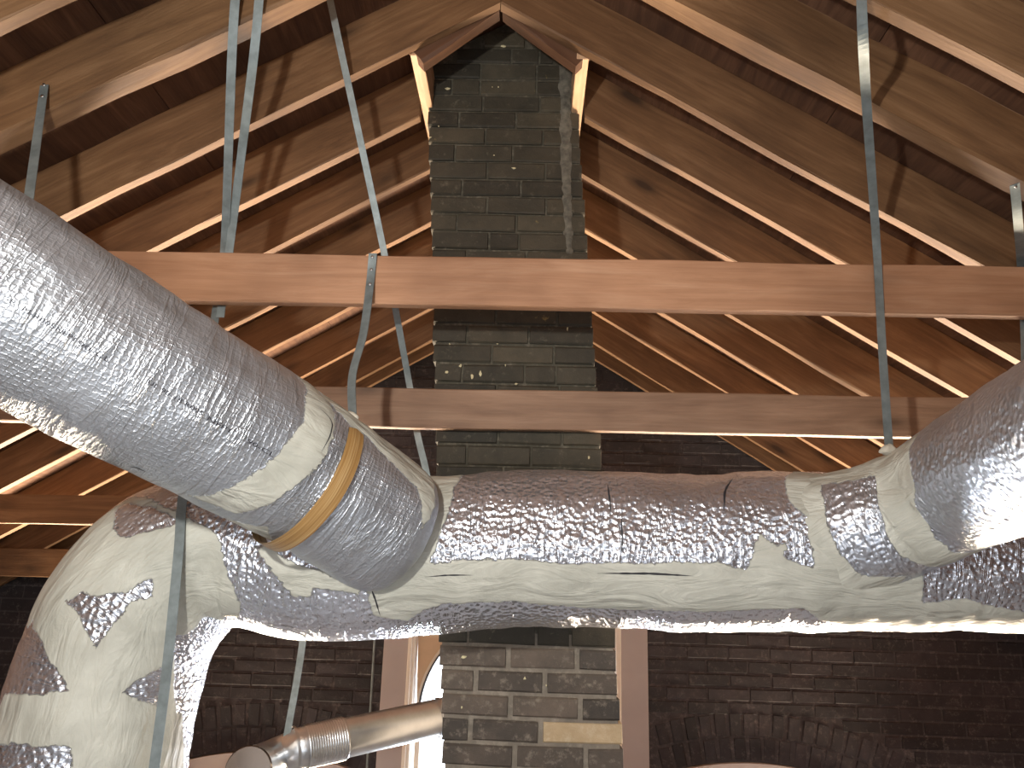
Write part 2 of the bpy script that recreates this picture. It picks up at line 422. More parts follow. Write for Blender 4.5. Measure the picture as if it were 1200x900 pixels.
# ------------------------------------------------------------------ brick stock
def brick_stock(name, L_, D_, H_, m, n=5, jit=.0025):
    out = []
    for k in range(n):
        bm = bmesh.new(); bmesh.ops.create_cube(bm, size=1)
        for v in bm.verts: v.co = Vector((v.co.x*L_, v.co.y*D_, v.co.z*H_))
        bmesh.ops.bevel(bm, geom=[e for e in bm.edges if all(v.co.y < 0 for v in e.verts)] , offset=.005, segments=1, affect='EDGES')
        for v in bm.verts:
            v.co += Vector((random.uniform(-jit, jit), random.uniform(-jit, jit), random.uniform(-jit, jit)))
        me = bpy.data.meshes.new(name); bm.to_mesh(me); bm.free(); me.materials.append(m); out.append(me)
    return out
def put_brick(me, parent, mat):
    o = bpy.data.objects.new('brick', me); COL.objects.link(o); o.parent = parent; o.matrix_local = mat
    return o

# ------------------------------------------------------------------ chimney
CY = 2.42                                   # front face
bl = at(518.5, 900, CY); tl = at(500.5, 60, CY)
br_ = at(731, 900, CY); trr = at(674, 80, CY)
cl = lambda z: bl.x + (tl.x-bl.x)*(z-bl.z)/(tl.z-bl.z)
cr_ = lambda z: br_.x + (trr.x-br_.x)*(z-br_.z)/(trr.z-br_.z)
ch = empty('chimney', ((bl.x+br_.x)/2, CY+.2, 0))
tag(ch, 'black sooted brick chimney leaning up to the roof peak behind the duct', 'chimney')
cinv = Matrix.Translation(-ch.location)
ZT = ZR + DEEPV - .03
def core(name, z0, z1, m):
    zt = [z0, z1]
    V = []
    for z in zt:
        V += [(cl(z)+.006, CY+.010, z), (cr_(z)-.006, CY+.010, z), (cr_(z)-.006, CY+.40, z), (cl(z)+.006, CY+.40, z)]
    me = pmesh(name, V, [(3, 2, 1, 0), (4, 5, 6, 7), (0, 1, 5, 4), (1, 2, 6, 5), (2, 3, 7, 6), (3, 0, 4, 7)]); fix_normals(me)
    o = link(name, me, m); o.parent = ch; o.matrix_parent_inverse = cinv; return o
ZC = at(600, 742, CY).z
core('mortar_core', 0, ZC, M['ch_mortar_low'])
zc2 = roof_z(XR+.33, DEEPV)
core('mortar_core', ZC, zc2, M['ch_mortar'])
# top of the core follows the roof slopes
V = []
for y in (CY+.010, CY+.40):
    V += [(cl(zc2)+.006, y, zc2), (cr_(zc2)-.006, y, zc2), (cr_(zc2)-.006, y, roof_z(cr_(zc2), DEEPV-.004)), (XR, y, ZT+.02), (cl(zc2)+.006, y, roof_z(cl(zc2), DEEPV-.004))]
me = pmesh('mortar_core', V, [(0, 1, 2, 3, 4), (9, 8, 7, 6, 5)]+[(i, 5+i, 5+(i+1) % 5, (i+1) % 5) for i in range(5)]); fix_normals(me)
o = link('mortar_core', me, M['ch_mortar']); o.parent = ch; o.matrix_parent_inverse = cinv

CH = .0675
rnd = random.Random(3)
stock_hi = brick_stock('brick', 1, .10, CH-.008, M['ch_brick'], 6, .0018)
stock_lo = brick_stock('brick', 1, .10, CH-.011, M['ch_brick_low'], 6, .0022)
bare = brick_stock('brick', 1, .10, CH-.011, M['bare_brick'], 1, .002)[0]
ztop_lo = at(600, 757, CY).z
zrow = ztop_lo - CH/2
rows = []
z = zrow
while z > -.0: rows.append((z, 'lo')); z -= CH
z = zrow + CH
k = 0
while z < ZT: rows.append((z, 'hi')); z += CH
Zvis = at(600, 905, CY).z - .05
stuffV, stuffF = [], []
def stuff_box(x0, x1, y0, y1, z0, z1):
    b = len(stuffV)
    stuffV.extend([(x0, y0, z0), (x1, y0, z0), (x1, y1, z0), (x0, y1, z0), (x0, y0, z1), (x1, y0, z1), (x1, y1, z1), (x0, y1, z1)])
    for f in ((3, 2, 1, 0), (4, 5, 6, 7), (0, 1, 5, 4), (1, 2, 6, 5), (2, 3, 7, 6), (3, 0, 4, 7)): stuffF.append(tuple(b+i for i in f))
rows.sort()
for r, (z, kd) in enumerate(rows):
    L0, R0 = cl(z), cr_(z)
    # gable-cut near the peak
    def lim(x0, x1):
        zt = z+CH/2
        while x0 < x1 and roof_z(x0, DEEPV) < zt and x0 < XR: x0 += .01
        while x1 > x0 and roof_z(x1, DEEPV) < zt and x1 > XR: x1 -= .01
        return x0, x1
    Wd = R0-L0
    if kd == 'lo': j = .016
    else: j = .008
    Lb = .205
    off = [0, .55, .02, .45][r % 4]*Lb + rnd.uniform(-.01, .01)
    cuts = [L0]; x = L0+Lb-off
    while x < R0-.05:
        if x-cuts[-1] > .045: cuts.append(x)
        x += Lb*(1 if rnd.random() > .18 else .5)
    cuts.append(R0)
    for a, b in zip(cuts, cuts[1:]):
        a2, b2 = lim(a+(j/2 if a > L0 else rnd.uniform(-.003, .004)), b-(j/2 if b < R0 else rnd.uniform(-.003, .004)))
        if b2-a2 < .03: continue
        if z < Zvis:
            stuff_box(a2, b2, CY-.002, CY+.1, z-CH/2+.005, z+CH/2-.005); continue
        me = rnd.choice(stock_lo if kd == 'lo' else stock_hi)
        isbare = kd == 'lo' and abs(z-at(705, 862, CY).z) < CH*.55 and b >= R0-.001
        if isbare: me = bare
        mt = Matrix.Translation(Vector(((a2+b2)/2, CY+.05+rnd.uniform(-.003, .003), z)) - ch.location) @ Matrix.Rotation(rnd.uniform(-.012, .012), 4, 'Y') @ Matrix.Diagonal((b2-a2, 1, 1, 1))
        o = put_brick(me, ch, mt)
        if isbare: o['label'] = 'unpainted buff brick face'
    # side faces
    for xs, s2 in ((L0, -1), (R0, 1)):
        zt = min(z+CH/2-.005, roof_z(xs, DEEPV)-.01)
        if zt <= z-CH/2+.005: continue
        yy = CY+.105+(.1 if r % 2 else 0)
        ys = [CY+.105]+([yy] if yy > CY+.105 else [])+[yy+.21, CY+.40]
        for ya, yb in zip(ys, ys[1:]):
            if yb-ya > .02: stuff_box(xs-.001 if s2 < 0 else xs-.05, xs+.05 if s2 < 0 else xs+.001, ya+.004, min(yb, CY+.40)-.004, z-CH/2+.005, zt)
me = pmesh('side_bricks', stuffV, stuffF)
o = link('side_bricks', me, M['ch_brick']); o.parent = ch; o.matrix_parent_inverse = cinv; o['kind'] = 'stuff'
# grey mortar run down the right of the upper face
V, Fc = [], []
n = 70
for i in range(n+1):
    t = i/n
    p = at(663-4*math.sin(t*2.2)+t*8, 75+t*222, CY-.006)
    wv = (.018*(1-.55*t))*(1+.55*noise.noise(Vector((t*14, 2, 0))))+.006
    for u in (-1, -.5, 0, .5, 1):
        V.append((p.x+u*wv+.004*noise.noise(Vector((t*30, u, 1))), CY-.0045+(.006*u*u), p.z))
for i in range(n):
    for j in range(4): Fc.append((i*5+j, i*5+j+1, (i+1)*5+j+1, (i+1)*5+j))
me = pmesh('mortar_run', V, Fc, True); o = link('mortar_run', me, plain('grey_mortar_run', (.13, .12, .095), .85, 0, 40, .5)); o.parent = ch; o.matrix_parent_inverse = cinv
# mortar crumbs and paint flecks
cr_m = plain('pale_crumb', (.62, .55, .34), .8)
for px, py, sx, sz in ((590, 54, .010, .006), (524, 104, .011, .005), (577, 102, .003, .003), (584, 102, .003, .003), (514, 148, .003, .003), (504, 161, .006, .004), (602, 197, .011, .004), (579, 182, .004, .003), (540, 428, .007, .006), (527, 403, .004, .003), (592, 428, .003, .004), (553, 441, .008, .010), (563, 437, .006, .012), (524, 436, .007, .008), (605, 450, .005, .004), (665, 385, .004, .011), (583, 403, .005, .003), (690, 536, .004, .009), (543, 770, .009, .006), (615, 795, .006, .006), (541, 829, .004, .006), (640, 803, .003, .004)):
    p = at(px, py, CY-.004)
    bm = bmesh.new(); bmesh.ops.create_icosphere(bm, subdivisions=1, radius=1)
    for v in bm.verts: v.co = Vector((v.co.x*sx*(.9+rnd.uniform(-.55, .4)), v.co.y*.003, v.co.z*sz*(.9+rnd.uniform(-.55, .4))))
    me = bpy.data.meshes.new('mortar_crumb'); bm.to_mesh(me); bm.free()
    o = link('mortar_crumb', me, cr_m); o.parent = ch; o.location = p-ch.location

# ------------------------------------------------------------------ gable wall with brick arches and windows
wb = empty('wall_back', (0, YW, 0)); tag(wb, kind='structure')
winv = Matrix.Translation(-wb.location)
def on_wall(px, py): 
    p = at(px, py, YW); return p.x, p.z
wcx, wcz = on_wall(603, 842)              # centre of the round-topped middle window
WRad = (on_wall(721, 842)[0]-on_wall(485, 842)[0])/2
wl, wr = on_wall(448, 800)[0]+.0, on_wall(758.5, 800)[0]
lax, laz = on_wall(310, 884)              # crown of the left window casing
rax, raz = on_wall(880, 897)
sidehalf = (wr-wl)/2*.72
WB = .30                                  # window bottoms
opens = [(lax, sidehalf, laz+.02), (rax, sidehalf, raz+.02)]
mid_top = at(600, 690, YW).z
# mortar backing made of boxes around the openings
def backing():
    V, Fc = [], []
    def b(x0, x1, z0, z1a, z1b):
        k = len(V)
        for y in (YW, YW+.2):
            V.extend([(x0, y, z0), (x1, y, z0), (x1, y, z1b), (x0, y, z1a)])
        Fc.extend([(k, k+1, k+2, k+3), (k+7, k+6, k+5, k+4), (k, k+4, k+5, k+1), (k+1, k+5, k+6, k+2), (k+2, k+6, k+7, k+3), (k+3, k+7, k+4, k)])
    xs = sorted([-XE-.1, lax-sidehalf, lax+sidehalf, wl+.03, wr-.03, rax-sidehalf, rax+sidehalf, XE+.1, XR])
    for x0, x1 in zip(xs, xs[1:]):
        xm = (x0+x1)/2
        r0, r1 = roof_z(x0, DEEPV+.02), roof_z(x1, DEEPV+.02)
        hole = None
        for ox, hw, top in opens:
            if abs(xm-ox) < hw: hole = (WB, top)
        if wl+.03 < xm < wr-.03: hole = (WB, mid_top)
        if hole is None: b(x0, x1, 0, r0, r1)
        else:
            b(x0, x1, 0, hole[0], hole[0])
            if hole[1] is opens[0][2] or hole[1] is opens[1][2] or True:
                if hole[1] == mid_top: b(x0, x1, mid_top, r0, r1)
                else:
                    # segmental head, built in slices
                    n = 10
                    ox = [q for q in opens if abs(xm-q[0]) < q[1]][0]
                    for i in range(n):
                        a0, a1 = x0+(x1-x0)*i/n, x0+(x1-x0)*(i+1)/n
                        zz = lambda x: ox[2] - (RA-math.sqrt(max(RA*RA-(x-ox[0])**2, 0)))
                        k = len(V)
                        for y in (YW, YW+.2):
                            V.extend([(a0, y, zz(a0)), (a1, y, zz(a1)), (a1, y, roof_z(a1, DEEPV+.02)), (a0, y, roof_z(a0, DEEPV+.02))])
                        Fc.extend([(k, k+1, k+2, k+3), (k+7, k+6, k+5, k+4), (k, k+4, k+5, k+1), (k+1, k+5, k+6, k+2), (k+2, k+6, k+7, k+3), (k+3, k+7, k+4, k)])
    me = pmesh('mortar_bed', V, Fc); fix_normals(me); return me
RA = 1.85
o = link('mortar_bed', backing(), M['wall_mortar']); o.parent = wb; o.matrix_parent_inverse = winv
WC = at(900, 795, YW).z - at(900, 811.3, YW).z      # course height
wst = brick_stock('brick', 1, .06, WC-.010, M['wall_brick'], 6, .002)
vst = brick_stock('brick', .068, .06, 1, M['wall_brick'], 5, .002)
stuffV, stuffF = [], []
rings = []
for ox, hw, top in opens:
    rings.append((ox, top-RA, RA, RA+.27))
def in_ring(x, z):
    for ox, cz, r0, r1 in rings:
        d = math.hypot(x-ox, z-cz); a = abs(math.atan2(x-ox, z-cz))
        if d < r1+.015 and (a < .50 and z > cz) and d > r0-.35: return True
    return False
def covered(x, z, pad=.0):
    if wl-.0-pad < x < wr+.0+pad and WB-.1 < z < mid_top+.02: return True
    for ox, hw, top in opens:
        if abs(x-ox) < hw+pad and WB < z < top-RA+math.sqrt(max(RA*RA-(x-ox)**2, 0)): return True
    return False
cnt = 0
z = WC/2; r = 0
zoff = at(900, 799, YW).z
z = zoff - WC*int(zoff/WC)
vis_rects = [(222, 738, 446, 905), (756, 738, 1205, 905), (700, 500, 905, 560), (440, 440, 512, 560)]
def px_of(P):
    d = Vector(P)-CAM; q = d.dot(fw)
    return 600+F_PX*d.dot(RT)/q, 450-F_PX*d.dot(UP)/q
while z < ZR+DEEPV:
    x = -XE + (r % 2)*.127 + rnd.uniform(-.01, .01)
    while x < XE:
        Lb = .254
        a, b = x+.006, x+Lb-.006
        x += Lb
        xm = (a+b)/2
        if roof_z(a, DEEPV) < z+WC/2 or roof_z(b, DEEPV) < z+WC/2: continue
        # shorten against openings and arches
        bad = lambda q: covered(q, z, .0) or in_ring(q, z)
        for _ in range(24):
            if bad(a) and not bad(b): a += .012
            elif bad(b) and not bad(a): b -= .012
            else: break
        if bad(a) or bad(b) or bad((a+b)/2) or b-a < .04: continue
        u, v = px_of(((a+b)/2, YW, z))
        if any(q[0]-14 < u < q[2]+14 and q[1]-4 < v < q[3]+4 for q in vis_rects) and cnt < 298-92:
            mt = Matrix.Translation((( a+b)/2, .0255+rnd.uniform(-.0015, .0025), z)) @ Matrix.Diagonal((b-a, 1, 1, 1))
            put_brick(rnd.choice(wst), wb, mt); cnt += 1
        else:
            stuff_box(a, b, YW-.005, YW+.04, z-WC/2+.005, z+WC/2-.005)
    z += WC; r += 1
for ox, cz, r0, r1 in rings:
    for k, ra in enumerate((r0+.008, r0+.143)):
        n = int(.50*2*ra/.085)
        for i in range(n):
            a = -.49+.98*(i+.5+(.0 if k else .3))/n + rnd.uniform(-.002, .002)
            rr = ra+.061
            x, zz = ox+rr*math.sin(a), cz+rr*math.cos(a)
            if wl-.05 < x < wr+.05: continue
            mt = Matrix.Translation((x, .024+rnd.uniform(-.002, .002), zz)) @ Matrix.Rotation(a, 4, 'Y') @ Matrix.Diagonal((1, 1, .122+rnd.uniform(-.006, .004), 1))
            u, v = px_of((x, YW, zz))
            if v < 915 and 200 < u < 1215 and cnt < 299: put_brick(rnd.choice(vst), wb, mt); cnt += 1
            else: stuff_box(x-.033, x+.033, YW-.005, YW+.04, zz-.05, zz+.05)
me = pmesh('brickwork', stuffV, stuffF); o = link('brickwork', me, M['wall_brick']); o.parent = wb; o.matrix_parent_inverse = winv; o['kind'] = 'stuff'

def arc_strip(name, cx, cz, r0, r1, a0, a1, y0, y1, n=32):
    """ring segment with thickness in Y"""
    V, Fc = [], []
    for i in range(n+1):
        a = a0+(a1-a0)*i/n
        for rr, y in ((r0, y0), (r1, y0), (r1, y1), (r0, y1)):
            V.append((cx+rr*math.sin(a), y, cz+rr*math.cos(a)))
    for i in range(n):
        for j in range(4):
            k = (j+1) % 4
            Fc.append((i*4+j, i*4+k, (i+1)*4+k, (i+1)*4+j))
    Fc += [(0, 1, 2, 3), (n*4+3, n*4+2, n*4+1, n*4)]
    me = pmesh(name, V, Fc); fix_normals(me); return me
def part(name, me, m, parent, inv):
    o = link(name, me, m); o.parent = parent; o.matrix_parent_inverse = inv; return o
def pbox(name, parent, inv, m, *b, bevel=.002): return part(name, box_mesh(name, *b, bevel), m, parent, inv)

# window_1: the middle one behind the chimney
w1 = empty('window_1', (wcx, YW, WB)); tag(w1, kind='structure'); i1 = Matrix.Translation(-w1.location)
cw = on_wall(477, 800)[0]-wl
cwr = wr-on_wall(727, 800)[0]
pbox('casing', w1, i1, M['pink'], wl, wl+cw, YW-.035, YW+.02, WB-.1, mid_top+.02)
pbox('casing', w1, i1, M['pink'], wr-cwr, wr, YW-.035, YW+.02, WB-.1, mid_top+.02)
pbox('casing', w1, i1, M['pink'], wl+cw, wr-cwr, YW-.035, YW+.02, mid_top-cw*.8, mid_top+.02)
jw = .042
pbox('jamb', w1, i1, M['white'], wl+cw, wl+cw+.022, YW-.050, YW+.16, WB, mid_top-cw*.8)
pbox('jamb', w1, i1, M['white'], wl+cw+.022, wl+cw+.040, YW-.02, YW+.16, WB, mid_top-cw*.8)
pbox('jamb', w1, i1, M['white'], wr-cwr-.03, wr-cwr, YW-.045, YW+.16, WB, mid_top-cw*.8)
pbox('sill', w1, i1, M['white'], wl+cw, wr-cwr, YW-.08, YW+.16, WB-.04, WB)
# spandrel board with the round head cut out
gy = YW+.10
x0, x1, zt = wl+cw+.036, wr-cwr-.026, mid_top-cw*.8
V, Fc = [], []
n = 40
rad = WRad
for i in range(n+1):
    a = -math.pi/2+math.pi*i/n
    ax, az = wcx+rad*math.sin(a), wcz+rad*math.cos(a)
    for y in (gy-.012, gy+.012): V.append((max(x0, min(x1, ax)), y, az))
    tx = x0+(x1-x0)*i/n
    for y in (gy-.012, gy+.012): V.append((tx if 0 < i < n else (x0 if i == 0 else x1), y, zt if i not in (0, n) else zt))
for i in range(n):
    a, b = i*4, i*4+4
    Fc += [(a, b, b+2, a+2), (a+1, a+3, b+3, b+1), (a, a+1, b+1, b), (a+2, b+2, b+3, a+3)]
me = pmesh('spandrel', V, Fc); fix_normals(me); part('spandrel', me, M['tan'], w1, i1)
part('sash_arch', arc_strip('sash_arch', wcx, wcz, rad-.022, rad-.012, -math.pi/2, math.pi/2, gy-.045, gy+.01), M['dark'], w1, i1)
part('sash_arch', arc_strip('sash_arch', wcx, wcz, rad-.012, rad+.004, -math.pi/2, math.pi/2, gy-.03, gy+.015), M['white'], w1, i1)
pbox('stile', w1, i1, M['white'], wcx-rad, wcx-rad+.03, gy-.02, gy+.02, WB, wcz)
pbox('stile', w1, i1, M['white'], wcx+rad-.03, wcx+rad, gy-.02, gy+.02, WB, wcz)
pbox('rail', w1, i1, M['white'], wcx-rad, wcx+rad, gy-.02, gy+.02, WB, WB+.05)
pbox('pane', w1, i1, M['glass'], wcx-rad, wcx+rad, gy+.004, gy+.008, WB, wcz+rad, bevel=0)

# window_2 and window_3: the flanking ones under the brick arches
for nm, (ox, hw, top) in zip(('window_2', 'window_3'), opens):
    w2 = empty(nm, (ox, YW, WB)); tag(w2, kind='structure'); i2 = Matrix.Translation(-w2.location)
    amax = math.asin(hw/RA)
    part('arched_casing', arc_strip('arched_casing', ox, top-RA, RA-.11, RA-.004, -amax, amax, YW-.03, YW+.03), M['pink'], w2, i2)
    for sg in (-1, 1):
        xa = ox+sg*hw
        pbox('casing', w2, i2, M['pink'], min(xa, xa-sg*.11), max(xa, xa-sg*.11), YW-.028, YW+.03, WB, top-RA+math.sqrt(RA*RA-hw*hw)-.05)
    pbox('shutter', w2, i2, M['darkwood'], ox-hw, ox+hw, YW+.06, YW+.08, WB-.02, top)
    pbox('sill', w2, i2, M['pink'], ox-hw-.03, ox+hw+.03, YW-.06, YW+.03, WB-.04, WB)

# ------------------------------------------------------------------ ducts
def catmull(P, n):
    P = [Vector(p) for p in P]
    P = [P[0]*2-P[1]]+P+[P[-1]*2-P[-2]]
    out = []
    m = len(P)-3
    for i in range(m):
        for k in range(n):
            t = k/n; a, b, c, d = P[i], P[i+1], P[i+2], P[i+3]
            out.append(.5*((2*b)+(c-a)*t+(2*a-5*b+4*c-d)*t*t+(3*b-a-3*c+d)*t*t*t))
    out.append(P[-2].copy())
    return out
def resample(pts, rad, step):
    s = [0]
    for a, b in zip(pts, pts[1:]): s.append(s[-1]+(b-a).length)
    n = max(2, int(s[-1]/step)); out = []
    for i in range(n+1):
        q = s[-1]*i/n
        k = max(0, min(len(pts)-2, int(np.searchsorted(s, q))-1))
        t = (q-s[k])/max(1e-9, s[k+1]-s[k])
        out.append((q, pts[k].lerp(pts[k+1], t), rad[k]+(rad[k+1]-rad[k])*t))
    return out
def poly_sd(poly, x, y):
    """signed distance arrays, positive inside"""
    P = np.array(poly, float); d = np.full(x.shape, 1e9); ins = np.zeros(x.shape, bool)
    for i in range(len(P)):
        a, b = P[i], P[(i+1) % len(P)]
        e = b-a; L2 = max(1e-12, (e**2).sum())
        t = np.clip(((x-a[0])*e[0]+(y-a[1])*e[1])/L2, 0, 1)
        d = np.minimum(d, np.hypot(x-a[0]-t*e[0], y-a[1]-t*e[1]))
        c = ((a[1] > y) != (b[1] > y)) & (x < (b[0]-a[0])*(y-a[1])/(b[1]-a[1]+1e-12)+a[0])
        ins ^= c
    return np.where(ins, d, -d)
def tube(name, P, R, ref, m, base=1.0, add=(), cut=(), extra=None, seg=144, step=.008, sub=14, parent=None, dent=.004, seed=0, cap0=False, cap1=False):
    """tube along P; surface coordinates (s along in m, arc length around in m); 'add' paints mastic polygons, 'cut' leaves foil"""
    pts = catmull(P, sub); rr = [v.x for v in catmull([(r, 0, 0) for r in R], sub)]
    st = resample(pts, rr, step); n = len(st)
    ref = Vector(ref); rmid = sum(R)/len(R)
    SS = np.array([q[0] for q in st]); PH = np.linspace(0, 2*math.pi, seg+1)
    sg_, ph = np.meshgrid(SS, PH[:-1], indexing='ij')
    U, Vv = sg_, ph*rmid
    mm = np.full(U.shape, -1.0 if base < 0 else .2) if not callable(base) else base(U, Vv)
    for pl in add: mm = np.maximum(mm, poly_sd(pl, U, Vv))
    for pl in cut: mm = np.minimum(mm, -poly_sd(pl, U, Vv))
    V = []
    for i in range(n):
        q, c, r = st[i]
        a = st[max(0, i-1)][1]; b = st[min(n-1, i+1)][1]
        T = (b-a).normalized()
        N0 = (ref - T*ref.dot(T)).normalized(); B0 = T.cross(N0)
        for j in range(seg):
            p = ph[i, j]
            nrm = N0*math.cos(p)+B0*math.sin(p)
            k = Vector((q*2.1, nrm.x*1.1+seed*3.3, nrm.z*1.1+nrm.y))
            d = noise.noise(k*2.2)*dent + noise.noise(Vector((q*16, nrm.x*1.5+seed, nrm.z*1.5)))*dent*.55
            d += noise.noise(Vector((q*30, nrm.x*7+seed, nrm.z*7+nrm.y*3)))*dent*.22
            if mm[i, j] > 0: d += min(mm[i, j]*.3, .0016)
            if extra: d += extra(q, p, nrm)
            V.append(c+nrm*(r+d))
    Fc = []
    for i in range(n-1):
        for j in range(seg):
            k = (j+1) % seg
            Fc.append((i*seg+j, i*seg+k, (i+1)*seg+k, (i+1)*seg+j))
    nq = len(Fc)
    if cap0: Fc.append(tuple(range(seg-1, -1, -1)))
    if cap1: Fc.append(tuple((n-1)*seg+j for j in range(seg)))
    me = pmesh(name, V, Fc, True)
    if (V[seg]-V[0]).cross(V[1]-V[0]).dot(V[0]-st[0][1]) > 0: pass
    uv = me.uv_layers.new(name='UVMap')
    arr = np.zeros((len(me.loops), 2), np.float32)
    i, j = np.divmod(np.arange(nq), seg)
    for c, (di, dj) in enumerate(((0, 0), (0, 1), (1, 1), (1, 0))):
        arr[c:nq*4:4, 0] = SS[i+di]; arr[c:nq*4:4, 1] = PH[j+dj]*rmid
    uv.data.foreach_set('uv', arr.ravel())
    at_ = me.attributes.new('mastic', 'FLOAT', 'POINT')
    at_.data.foreach_set('value', np.clip(mm, -.2, .2).astype(np.float32).ravel())
    fn = bmesh.new(); fn.from_mesh(me); bmesh.ops.recalc_face_normals(fn, faces=fn.faces); fn.to_mesh(me); fn.free()
    o = link(name, me, m)
    if parent is not None: o.parent = parent; o.matrix_parent_inverse = Matrix.Translation(-parent.location)
    return o
#MASKS
# brushed-on mastic (first list) and bare foil left in it (second), as outlines in jacket coordinates: metres along, metres around
MK = {"trunk":[[[[2.307,0.874],[2.307,0.798],[2.388,0.744],[2.46,0.737],[2.586,0.744],[2.758,0.752],[2.893,0.76],[3.019,0.744],[3.118,0.744],[3.208,0.744],[3.262,0.76],[3.307,0.676],[3.343,0.706],[3.379,0.684],[3.361,0.729],[3.424,0.76],[3.424,0.638],[3.388,0.593],[3.415,0.486],[3.46,0.395],[3.524,0.441],[3.515,0.615],[3.524,0.706],[3.569,0.744],[3.704,0.775],[3.722,0.851],[3.812,0.828],[3.992,0.874],[4.019,0.942],[3.884,1.033],[3.74,1.025],[3.695,1.033],[3.478,0.927],[3.415,0.881],[3.325,0.881],[3.217,0.881],[3.118,0.881],[3.01,0.889],[2.902,0.889],[2.785,0.881],[2.667,0.866],[2.487,0.858],[2.433,0.874],[2.388,0.912]],[[2.451,0.403],[2.55,0.403],[2.523,0.585],[2.487,0.699],[2.46,0.752],[2.316,0.82],[2.298,0.79],[2.415,0.691],[2.469,0.608]],[[2.019,0.699],[2.064,0.691],[2.136,0.722],[2.244,0.767],[2.289,0.782],[2.28,0.805],[2.208,0.79],[2.172,0.782],[2.163,0.805],[2.127,0.805],[2.091,0.767]],[[1.73,0.479],[1.694,0.471],[1.613,0.456],[1.55,0.456],[1.496,0.456],[1.433,0.539],[1.343,0.524],[1.253,0.486],[1.153,0.471],[1.063,0.479],[1.09,0.577],[1.108,0.676],[1.099,0.76],[1.099,0.828],[1.081,0.919],[1.036,1.094],[1.172,1.041],[1.325,0.988],[1.451,0.988],[1.613,0.912],[1.811,0.919],[1.883,0.957],[2.01,0.912],[2.019,0.858],[1.983,0.798],[1.946,0.752],[1.901,0.684],[1.847,0.653],[1.793,0.585]]],[[[1.55,0.615],[1.586,0.646],[1.586,0.684],[1.64,0.737],[1.703,0.752],[1.676,0.782],[1.622,0.752],[1.487,0.737],[1.505,0.714],[1.541,0.661]],[[1.487,0.524],[1.424,0.463],[1.343,0.509],[1.361,0.63],[1.379,0.706],[1.406,0.684],[1.46,0.608]],[[1.424,0.843],[1.469,0.889],[1.352,0.919],[1.37,0.866],[1.388,0.82]],[[1.235,0.486],[1.253,0.638],[1.262,0.729],[1.253,0.744],[1.135,0.752],[1.135,0.646],[1.108,0.471]],[[1.595,0.881],[1.631,0.927],[1.451,0.995],[1.325,1.041],[1.334,0.965],[1.451,0.934]],[[1.712,0.463],[1.784,0.608],[1.82,0.653],[1.802,0.661],[1.721,0.63],[1.703,0.608]]]],"left":[[[[2.081,0.293],[2.105,0.317],[2.097,0.425],[2.105,0.471],[2.089,0.556],[2.057,0.641],[2.025,0.734],[2.009,0.757],[2.065,0.749],[2.113,0.741],[2.145,0.664],[2.177,0.579],[2.185,0.487],[2.185,0.425],[2.161,0.324],[2.121,0.286]],[[2.137,0.293],[2.201,0.286],[2.257,0.317],[2.425,0.301],[2.521,0.324],[2.513,0.463],[2.505,0.517],[2.481,0.479],[2.449,0.425],[2.369,0.409],[2.345,0.394],[2.273,0.378],[2.225,0.394],[2.185,0.363]],[[2.105,0.803],[2.209,0.795],[2.297,0.811],[2.193,0.734],[2.153,0.765]]],[]],"right":[[[[2.186,0.764],[2.186,0.647],[2.218,0.575],[2.25,0.495],[2.25,0.429],[2.186,0.327],[2.098,0.276],[2.114,0.349],[2.122,0.444],[2.074,0.516],[1.986,0.575],[1.994,0.727]],[[2.618,0.764],[2.45,0.757],[2.314,0.749],[2.178,0.764],[2.17,0.655],[2.282,0.662],[2.362,0.677],[2.378,0.575],[2.37,0.495],[2.354,0.415],[2.274,0.349],[2.33,0.276],[2.418,0.269],[2.482,0.284],[2.554,0.276],[2.642,0.291],[2.666,0.436],[2.658,0.531],[2.65,0.633]]],[]]}
#ENDMASKS

# trunk duct with its elbow and drop
tc = at(720, 644, 2.2); te = at(940, 644, 2.2); tl_ = at(300, 655, 2.2)
TRUNK = [(-1.125, 2.16, -.05), (-1.12, 2.165, .9), (-1.112, 2.17, 1.28), (-1.065, 2.18, 1.50), (-.96, 2.19, 1.64), (-.80, 2.2, 1.695), (-.55, 2.2, tl_.z+.004),
         (0, 2.2, tc.z), (.45, 2.2, tc.z), (te.x, 2.2, te.z), (1.3, 2.22, te.z-.01), (1.9, 2.24, te.z-.02), (3.0, 2.26, te.z-.02)]
TRAD = [.236, .236, .236, .236, .232, .222, .215, .213, .213, .215, .195, .19, .19]
dt = empty('trunk_duct', (0, 2.2, 1.68)); tag(dt, 'long horizontal foil-wrapped duct with putty mastic patches, elbow dropping at left', 'duct')
tube('foil_jacket', TRUNK, TRAD, (0, 1, -.1), M['foil_trunk'], -1, *MK['trunk'], parent=dt, dent=.007, seed=1, seg=180, step=.009)

# left branch pipe, comes from above the camera side and lands on the trunk
pe = at(440, 609, 2.0); pm = at(345, 545, 1.84); pn = at(55, 378, 1.44)
dv = (pe-pn).normalized()
LEFTP = [pn-dv*1.6, pn-dv*.8, pn, pn.lerp(pm, .5), pm, pm.lerp(pe, .6), pe+dv*.045, pe+dv*.075]
LRAD = [.185, .185, .186, .184, .178, .176, .172, .150]
def ridge(q0, amp, wd):
    return lambda q, p, n: amp*math.exp(-((q-q0)/wd)**2)
dl = empty('branch_duct', tuple(pm)); tag(dl, 'foil-wrapped branch duct slanting down from the upper left corner, amber tape round its end', 'duct', 'branch ducts')
LTOT = 0
tube('foil_jacket', LEFTP, LRAD, pm-CAM, M['foil_left'], -1, *MK['left'], parent=dl, dent=.006, seed=2, step=.008, cap1=True)
